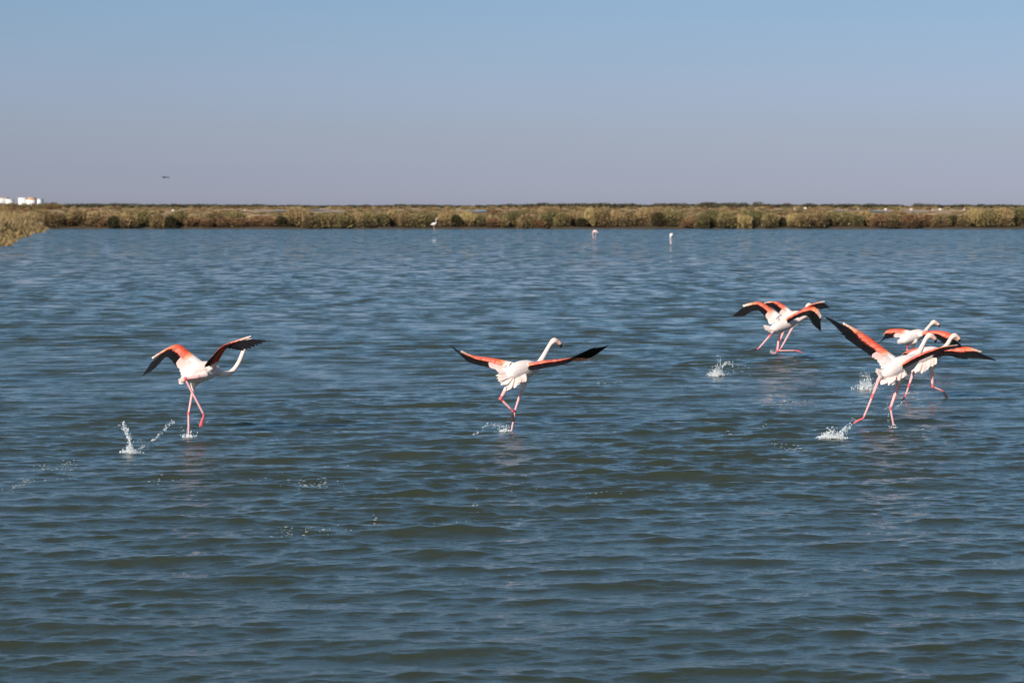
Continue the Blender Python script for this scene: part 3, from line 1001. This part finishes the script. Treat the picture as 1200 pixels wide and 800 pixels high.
# 3a, 3b pair
build_bird("nearer flamingo of the overlapping pair, leftmost legs off the water and wings arched down", RUN, 424,
    [(902, 386, -.15, .03), (908, 384.5, -.1, .062), (916, 381.5, 0, .082), (924, 379, .08, .078), (930, 377.5, .13, .052), (934, 376.5, .17, .033),
     (940, 373, .24, .025), (946, 370, .31, .021), (951, 368, .36, .022), (955, 368, .38, .030), (958, 370, .39, .024)], 5,
    [dict(p=[(912, 385, -.06, .045), (908, 388.5, -.08, .022), (902, 393.5, -.1, .013), (889, 408, -.12, .010), (887.5, 409.5, -.12, .010)], white=0, toe=(-.9, -.1, -.15), dark=True),
     dict(p=[(916, 386, .03, .045), (913.5, 391, .03, .020), (911, 411, .02, .013), (931, 410.5, .12, .010), (932, 410.5, .12, .010)], white=0, toe=(.8, .2, -.3))],
    [dict(LE=[(916, 370, .1), (905, 363, .17), (890, 354.5, .25), (871, 358, .31), (855, 366, .34)],
          TE=[(902, 379.5, -.12), (898.5, 372, -.05), (886, 362, .06), (871, 370.5, .16), (858, 371.5, .30)], white=.22),
     dict(LE=[(923, 374, .02), (938, 365, -.05), (954, 360, -.12), (961.5, 370, -.19), (965, 386, -.23)],
          TE=[(920, 379, -.18), (936, 371, -.24), (946, 370, -.3), (954, 382, -.3), (961.5, 388, -.26)], white=.0, black=.05)],
    [([(905, 384, -.14), (906, 387, -.14)], [(895, 381.5, -.2), (897.5, 386.5, -.22), (904, 390, -.2)], 9)],
    [(959, 371, .39), (961, 373, .39), (961, 376, .39)], 3)
build_bird("farther flamingo of the overlapping pair, white head showing above its partner's wing", RUN, 414.5,
    [(909, 380, -.15, .03), (916, 377, -.1, .066), (924, 373.5, 0, .088), (932, 370.5, .08, .082), (938, 368, .13, .052), (941, 366, .17, .03),
     (943.5, 363, .22, .023), (945, 360.5, .26, .022), (947.5, 357.5, .28, .031), (951, 358, .29, .026)], 5,
    [dict(p=[(936, 371, .03, .055), (933, 378, .0, .05), (929, 383, 0, .016), (914.5, 409, -.05, .010), (909, 413, -.1, .009)], white=2, toe=(-.6, .1, -.3)),
     dict(p=[(922, 378, -.05, .045), (919, 386, -.05, .02), (914, 399, -.05, .011), (913, 404, .2, .009)], white=1, toe=(-.2, .6, -.5))],
    [dict(LE=[(930, 367, .08), (921, 360, .17), (911, 354.5, .25), (896, 355, .31), (880, 362, .34)],
          TE=[(917, 374, -.12), (915, 368.5, -.06), (903, 358.5, .05), (893, 362, .15), (880, 365, .3)], white=.25),
     dict(LE=[(936, 367, .05), (944, 361, -.02), (953, 356.5, -.1), (966, 353.5, -.15), (973, 359, -.2)],
          TE=[(932, 373, -.15), (943, 366, -.22), (952, 360, -.28), (962, 362, -.28), (972, 361, -.22)], white=.0, black=.05)],
    [([(911, 379, -.14), (912, 382, -.14)], [(904, 381, -.2), (907, 386, -.2)], 6)],
    [(952, 359, .29), (954, 361, .29), (954.5, 364, .29)], 4)
# 6 far one of the trio
build_bird("farthest flamingo of the right trio, head topmost and red wings drooping both ways", RUN, 428,
    [(1054, 400.5, -.15, .03), (1060, 398.5, -.1, .06), (1068, 395, 0, .085), (1076, 392, .08, .076), (1081, 390.5, .13, .05), (1084, 388.5, .17, .03),
     (1087.5, 384, .22, .023), (1090.5, 380.5, .26, .021), (1094, 377.5, .28, .031), (1097, 378.5, .29, .026)], 5,
    [dict(p=[(1072, 399, -.03, .05), (1068, 402, -.05, .02), (1063, 405.5, -.07, .012), (1064, 420, -.02, .009), (1063, 431, 0, .009)], white=0, toe=(.5, .6, -.4)),
     dict(p=[(1070, 399, .06, .05), (1070, 408, .06, .018), (1068, 416, .06, .011), (1074, 424, .12, .009)], white=1, toe=(.5, .3, -.6))],
    [dict(LE=[(1069, 389, .06), (1056, 386.5, .15), (1042, 387, .22), (1036, 393, .26), (1028, 404, .28)],
          TE=[(1057, 396, -.1), (1049, 394.5, -.06), (1040, 396, 0), (1034, 399, .12), (1028, 405, .27)], white=.12, black=.25),
     dict(LE=[(1082, 390, .0), (1098, 388, -.05), (1114, 391, -.1), (1123, 399, -.12), (1129, 406, -.12)],
          TE=[(1079, 396, -.18), (1096, 395, -.22), (1108, 403, -.26), (1117, 406, -.24), (1129, 408, -.14)], white=.0, black=.05)],
    [([(1057, 398, -.14), (1058, 401, -.14)], [(1051, 400, -.2), (1053, 403, -.2)], 6)],
    [(1098, 379, .29), (1100, 380.5, .29), (1100.5, 383, .29)], 5)
# 5 middle one of the trio
build_bird("middle flamingo of the right trio, one foot kicked forward and wing reaching farthest right", RUN, 468,
    [(1059, 423, -.15, .032), (1067, 421, -.1, .07), (1079, 418, 0, .095), (1091, 415, .1, .09), (1100, 413, .17, .06), (1106, 408.5, .22, .035),
     (1110.5, 403, .28, .025), (1114, 397, .33, .023), (1118, 393.5, .36, .031), (1121.5, 394.5, .37, .026)], 5,
    [dict(p=[(1077, 426, -.05, .055), (1071, 434, -.06, .020), (1065, 452, -.06, .011), (1061, 464, -.06, .009), (1060.5, 465, -.06, .009)], white=1, toe=(-.5, -.2, -.7), dark=True),
     dict(p=[(1093, 424, .06, .06), (1091.5, 434, .05, .024), (1093, 453, .02, .011), (1104, 457.5, .05, .009), (1105, 458, .05, .009)], white=1, toe=(.5, .1, -.8), dark=True)],
    [dict(LE=[(1091, 411, .15), (1079, 409, .3), (1067, 411, .46), (1058, 416, .57), (1054, 421, .64)],
          TE=[(1072, 420, -.05), (1064, 419, .1), (1058, 420, .25), (1055, 422, .43), (1053, 423, .62)], white=.06, black=.3),
     dict(LE=[(1098, 411, .0), (1115, 408.5, -.04), (1131, 406.5, -.08), (1150, 412.5, -.1), (1168, 421.5, -.12)],
          TE=[(1090, 419, -.2), (1109, 416, -.24), (1130, 420, -.26), (1149, 420, -.22), (1168, 422.5, -.13)], white=.0, black=.05)],
    [([(1070, 423, -.12), (1096, 418, .02)], [(1063, 434, -.2), (1078, 437, -.18), (1096, 427, -.06)], 16)],
    [(1122.5, 395.5, .37), (1124, 397.5, .37), (1124, 400, .37)], 6)
# 4 nearest of the trio
build_bird("nearest flamingo of the right trio with its long left wing raised high to the left", RUN, 499,
    [(1034, 440, -.16, .035), (1041, 436, -.1, .075), (1051, 430.5, 0, .095), (1062, 426, .08, .088), (1070, 421.5, .15, .06), (1075, 416.5, .2, .036),
     (1079, 409, .26, .026), (1082.5, 402, .32, .022), (1085.5, 396.5, .36, .023), (1089, 393.5, .38, .031), (1093, 394.5, .39, .026)], 5,
    [dict(p=[(1038, 437, -.12, .045), (1030, 444, -.14, .020), (1022, 465, -.12, .012), (1012, 489, -.12, .009), (1011, 490.5, -.12, .009)], white=0, toe=(-.7, -.1, -.35)),
     dict(p=[(1057, 438, .0, .055), (1054, 448, .0, .024), (1043.5, 478, -.02, .012), (1048, 503, .02, .009)], white=1, toe=(.4, .6, -.5))],
    [dict(LE=[(1055, 424, .05), (1038, 411, .10), (1014, 393, .15), (988, 379, .19), (966, 369, .21)],
          TE=[(1034, 431, -.16), (1024, 418.5, -.1), (993, 396.5, -.02), (979, 383, .08), (966, 370, .2)], white=.21, black=.25),
     dict(LE=[(1060, 427, .02), (1079, 416, -.05), (1100, 409, -.1), (1122, 405, -.14), (1138, 403.5, -.17)],
          TE=[(1056, 432, -.2), (1079, 420.5, -.26), (1100, 412.5, -.31), (1121, 407.5, -.3), (1138, 404.5, -.2)], white=.0, black=.03)],
    [([(1037, 436, -.14), (1038, 439, -.14)], [(1025, 432, -.2), (1027, 437, -.22), (1030, 442, -.22)], 8),
     ([(1040, 438, -.14), (1060, 430, -.02)], [(1033, 451, -.2), (1044, 450, -.2), (1062, 441, -.08)], 20)],
    [(1094, 395.5, .39), (1096, 397.5, .4), (1096.5, 401, .4)], 7)


# standing birds far off --------------------------------------------------
def wader(label, cat, px, pyfeet, pytop, pose, seed, mix, group=None, flip=1, simple=False, zg=0.0, Y=None, turn=0.0):
    Y = Y or ground_Y(pyfeet, zg)
    base = at(px, pyfeet, Y); base[2] = zg
    H = at(px, pytop, Y)[2] - zg
    b = Buf()
    col = WHITE * (1 - mix) + np.array((.85, .42, .40)) * mix
    f = flip
    if pose == 'up':
        s = H / 1.12
        S = np.array([(-.24 * f, 0, .52, .02), (-.17 * f, 0, .55, .07), (-.03 * f, 0, .59, .12), (.10 * f, 0, .60, .10), (.18 * f, 0, .66, .05), (.19 * f, 0, .78, .028), (.17 * f, 0, .90, .024), (.19 * f, 0, 1.02, .024), (.23 * f, 0, 1.08, .034), (.29 * f, 0, 1.06, .026), (.33 * f, 0, 1.01, .012)]) * s
        leg_top = .5
    elif pose == 'feed':
        s = H / .78
        S = np.array([(.22 * f, 0, .55, .02), (.15 * f, 0, .59, .07), (.02 * f, 0, .64, .125), (-.10 * f, 0, .63, .11), (-.18 * f, 0, .56, .05), (-.22 * f, 0, .44, .028), (-.22 * f, 0, .30, .024), (-.20 * f, 0, .18, .024), (-.18 * f, 0, .10, .032), (-.15 * f, 0, .03, .02)]) * s
        leg_top = .56
    else:
        s = H / .62
        S = np.array([(-.22 * f, 0, .42, .02), (-.14 * f, 0, .45, .07), (0, 0, .48, .125), (.12 * f, 0, .47, .10), (.17 * f, 0, .40, .06), (.14 * f, -.03, .36, .05)]) * s
        leg_top = .42
    C = catmull(S, 8 * (len(S) - 1) + 1); C[:, 3] = np.maximum(C[:, 3], .008)
    tube(b, C[:, :3], C[:, 3], 10)
    for k in (-1, 1):
        x = k * .035 * s
        tube(b, [(x, 0, leg_top * s), (x + .02 * s, 0, leg_top * .5 * s), (x, 0, -.12)], [.016 * s, .014 * s, .013 * s], 6)
    me = remesh("wading_bird", b.mesh("wading_bird"), .012 * s)
    V = coords(me)
    cols = np.tile(col, (len(V), 1))
    low = (V[:, 2] < leg_top * .78 * s) & (np.abs(V[:, 0]) < .08 * s)
    cols[low] = LEG
    set_cols(me, cols); me.materials.clear()
    o = link("flamingo" if cat == "flamingo" else "wading_bird", me, M_body, None, base)
    o.rotation_euler[2] = turn
    tag(o, label, cat, group)
    if pose != 'ball':
        # folded wing on each side
        for k in (-1, 1):
            wb = Buf()
            i = 14
            for a in range(14):
                t = a / 13
                P = C[int(22 - 6 * t), :3] + np.array([0, k * C[int(22 - 6 * t), 3] * (.92 + .1 * t), .03 * s * (1 - 2 * t)])
                Q = P + nrm(C[2, :3] - C[20, :3]) * .26 * s + np.array([0, -k * .02, 0])
                feather(wb, P, Q, np.array([0, k, .2]), .05 * s, col * .97 if a % 3 else (BLUSH if mix < .3 else ORANGE * .5 + BLUSH * .5), 0, .4, 4)
            link("wing", wb.mesh("wing"), M_feather, o)
    return o


wader("white flamingo standing upright in the shallows before the far bank", "flamingo", 508.5, 270, 255.5, 'up', 21, .05)
wader("small pink flamingo wading with its head down near the far bank", "flamingo", 697.5, 279.5, 269.2, 'feed', 22, .65, None, 1)
wader("small white flamingo with neck lowered to the water right of the pink one", "flamingo", 787, 287, 273, 'feed', 23, .02, None, 1, turn=1.15)
SPECK = [(931.5, 247.5, 'left of two pale birds on the marsh above the overlapping pair'), (943.5, 247.5, 'right of two pale birds on the marsh above the overlapping pair'),
         (1005.5, 248, 'lone pale bird on the marsh left of the right pond'), (1038, 248.6, 'white bird at the right end of the small right pond'),
         (1054.5, 248.6, 'left one of two white birds between the two right ponds'), (1067.5, 248.8, 'brightest white bird at the left end of the long right pond'),
         (1093, 248.2, 'pale bird halfway along the long right pond'), (1101.5, 248.8, 'white bird wading in the right half of the long pond'),
         (1129.5, 248, 'white bird just past the right end of the long pond'), (203, 250, 'single white bird on the marsh below the flying bird'),
         (286.5, 249, 'white bird beside the pond above the leftmost flamingo wing')]
for i, (px, py, lab) in enumerate(SPECK):
    wader(lab, "wading bird", px, py, py - 4.6, 'ball' if i % 2 else 'up', 40 + i, .03, "pale birds on the far marsh", 1 if i % 3 else -1, True, .45)

# small bird in the sky
def flying_bird():
    Y = 240.0
    c = at(193.5, 208, Y)
    b = Buf()
    tube(b, [(-.3, 0, 0), (-.1, 0, .0), (.12, 0, .01), (.26, 0, .02)], [.02, .07, .065, .02], 10, (.13, .14, .16))
    for k in (-1, 1):
        feather(b, np.array([0, 0, .05]), np.array([-.05 + k * .22, k * .30, .10]), np.array([0, .3, 1]), .20, (.13, .14, .16), 0, .5)
        feather(b, np.array([k * .2, k * .28, .10]), np.array([k * .38, k * .52, -.05]), np.array([0, .3, 1]), .15, (.12, .13, .15), -.1, .7)
    o = link("flying_bird", b.mesh("flying_bird"), M_feather, None, c)
    tag(o, "small dark bird flying low in the sky above the left bank", "bird")


flying_bird()

# ---------------------------------------------------------------- splashes and foam
def splash(label, cores, jets, group="splashes kicked up by the feet"):
    """cores: (px,py,yw,rx,h,n) heaps of torn water; jets: ((px,py)...,yw,n,r) strings of drops"""
    b = Buf()
    g = np.random.default_rng(abs(hash(label)) % 1000 if False else len(label) * 7 + int(sum(map(ord, label))) % 997)
    first = None
    for (px, py, yw, rx, h, n) in cores:
        Y = ground_Y(yw)
        c = at(px, yw, Y)
        if first is None: first = np.array([c[0], c[1], 0])
        z0 = surf(c[0], c[1])[2]
        for _ in range(int(n * 2.6)):
            t = min(g.exponential(.30), 1.25)
            a = g.uniform(0, 6.28); rr = rx * abs(g.normal(0, .55)) * (1 - .35 * min(t, 1)) + .01
            r = g.uniform(.0018, .0050) * (1 - .3 * min(t, 1)) * (1.9 if g.uniform() < .04 else 1)
            p = np.array([c[0] + rr * math.cos(a), c[1] + .8 * rr * math.sin(a), z0 - .006 + t * h * 1.15])
            st = g.uniform(.7, 3.4)
            b.add((ICO0_V * np.array([r, r, r * st])) + p, None, ICO0_F)
        # a torn collar of water round the heap
        m_ = 26
        for k in range(2):
            aa = np.linspace(0, 6.283, m_, endpoint=False)
            rad = rx * (.34 + .22 * k) * (1 + .25 * np.sin(3 * aa + g.uniform(0, 6)) + g.normal(0, .08, m_))
            hh = h * (.35 - .12 * k) * np.clip(.25 + .75 * np.abs(np.sin(2.5 * aa + g.uniform(0, 6))) + g.normal(0, .15, m_), .02, 1.4)
            lo = np.stack([c[0] + rad * np.cos(aa), c[1] + .8 * rad * np.sin(aa), np.full(m_, z0 - .012)], 1)
            hi = np.stack([c[0] + rad * 1.25 * np.cos(aa), c[1] + rad * np.sin(aa), z0 + hh], 1)
            idx = np.arange(m_)
            keep = g.uniform(0, 1, m_) < .6
            Q_ = np.stack([idx, (idx + 1) % m_, (idx + 1) % m_ + m_, idx + m_], 1)[keep]
            b.add(np.vstack([lo, hi]), Q_)
    for (pts, yw, n, r0, jit) in jets:
        Y = ground_Y(yw)
        pp = catmull(np.array([at(q[0], q[1], Y) for q in pts]), 200)
        if first is None: first = np.array([pp[0][0], pp[0][1], 0])
        for _ in range(int(n * 2.5)):
            t = g.uniform(0, 1)
            if math.sin(t * 23 + n) + .5 * math.sin(t * 51) < -.35 and g.uniform() < .8: continue
            p = pp[int(t * 199)] + g.normal(0, jit * (.5 + 1.3 * t), 3)
            r = r0 * (.14 + .42 * g.uniform(0, 1) ** 3)
            b.add(ICO0_V * r * np.array([1, 1, g.uniform(.8, 2.0)]) + p, None, ICO0_F)
    me = b.mesh("splash", first)
    o = link("water_splash", me, M_splash, None, first)
    tag(o, label, "splash", group)


splash("tall forked splash left of the leftmost flamingo's feet",
       [(152, 530, 531, .075, .035, 170), (152, 530, 531, .03, .12, 80)],
       [([(153, 527), (152, 516), (148, 505), (145.5, 497)], 531, 130, .014, .007), ([(160, 527), (172, 521), (186, 510), (196, 500), (203, 493)], 528, 110, .010, .006),
        ([(139, 498), (142, 500)], 531, 3, .008, .01), ([(160, 516), (180, 518)], 529, 16, .006, .02)])
splash("small ring of spray around the leftmost flamingo's planted foot", [(221, 511, 513, .075, .07, 26)], [([(213, 500), (216, 512)], 513, 12, .006, .02), ([(228, 495), (238, 494), (246, 493)], 512, 14, .006, .008)])
splash("string of drops trailing left of the middle flamingo's foot", [(592, 503, 505, .06, .045, 55)], [([(540, 511), (557, 508), (573, 497), (583, 501)], 507, 70, .008, .006), ([(583, 496), (590, 502)], 505, 24, .008, .02)])
splash("white curl of spray behind the overlapping pair", [(838, 438, 440, .10, .09, 170), (842, 438, 440, .05, .18, 90)], [([(846, 430), (851, 425), (860, 427)], 440, 60, .012, .01), ([(848, 439), (872, 430)], 440, 60, .007, .04)])
splash("few drops under the raised feet of the overlapping pair", [(907, 413, 415, .05, .04, 30)], [([(903, 411), (907, 412.5)], 415, 18, .015, .012)])
splash("rounded burst of spray behind the long raised wing", [(1014, 455, 456, .12, .11, 220), (1017, 455, 456, .08, .14, 120)], [([(1010, 440), (1012, 434), (1016, 428)], 456, 36, .007, .03)])
splash("long low splash left of the trio's trailing foot", [(965, 513, 515, .06, .035, 90), (974, 513, 515, .09, .07, 150), (983, 513, 515, .06, .04, 80)], [([(978, 512), (988, 504), (997, 498)], 515, 80, .010, .008), ([(983, 513), (989, 505), (992, 504)], 515, 50, .011, .008), ([(999, 493), (1005, 490)], 499, 8, .009, .015)])
splash("spray around the nearest trio flamingo's planted foot", [(1047, 500, 502, .06, .035, 20), (1044, 507, 508, .12, .008, 14)], [([(1037, 480), (1041, 474)], 501, 12, .006, .006), ([(1041, 485), (1042, 497)], 501, 16, .007, .006), ([(1050, 478), (1058, 470)], 490, 24, .007, .006)])


def build_foam():
    b = Buf()
    g = np.random.default_rng(3)
    spots = [(60, 546, 20, 50), (77, 543, 5, 40), (88, 548, 8, 16), (26, 565, 8, 60), (15, 571, 8, 34), (186, 563, 6, 20), (200, 559, 10, 10), (70, 561, 8, 12),
             (350, 567, 24, 60), (370, 568, 10, 40), (327, 624, 7, 30), (337, 626, 4, 16), (380, 624, 30, 40), (437, 608, 3, 16), (300, 560, 20, 14),
             (921, 523, 9, 46), (939, 526, 6, 36), (910, 522, 4, 14), (935, 470, 16, 50), (915, 474, 10, 44), (925, 475, 8, 30), (905, 500, 12, 14), (890, 473, 6, 10),
             (712, 449, 12, 26), (724, 447, 6, 20), (705, 506, 12, 22), (395, 547, 20, 20), (520, 610, 20, 16), (560, 596, 6, 14), (700, 578, 20, 14), (855, 509, 10, 14),
             (978, 456, 14, 8), (1075, 505, 14, 14), (1140, 470, 30, 8), (640, 575, 40, 16), (1040, 510, 20, 14)]
    for px, py, w, n in [q[:3] + (int(q[3] * .7),) for q in spots]:
        Y = ground_Y(py)
        s = FPX / Y
        for _ in range(n):
            x0 = (px + g.normal(0, w * .7) - 600) / s
            y0 = Y + g.normal(0, .13)
            c = surf(x0, y0)
            r = abs(g.normal(0, .0026)) + .0014
            b.add(ICO_V * np.array([r * g.uniform(1, 2.2), r * g.uniform(1, 1.8), r * .5]) + c + np.array([0, 0, r * .15]), None, ICO_F)
    o = link("foam", b.mesh("foam"), M_foam)
    tag(o, "scattered white foam flecks on the wave crests", "foam", None, "stuff")


build_foam()
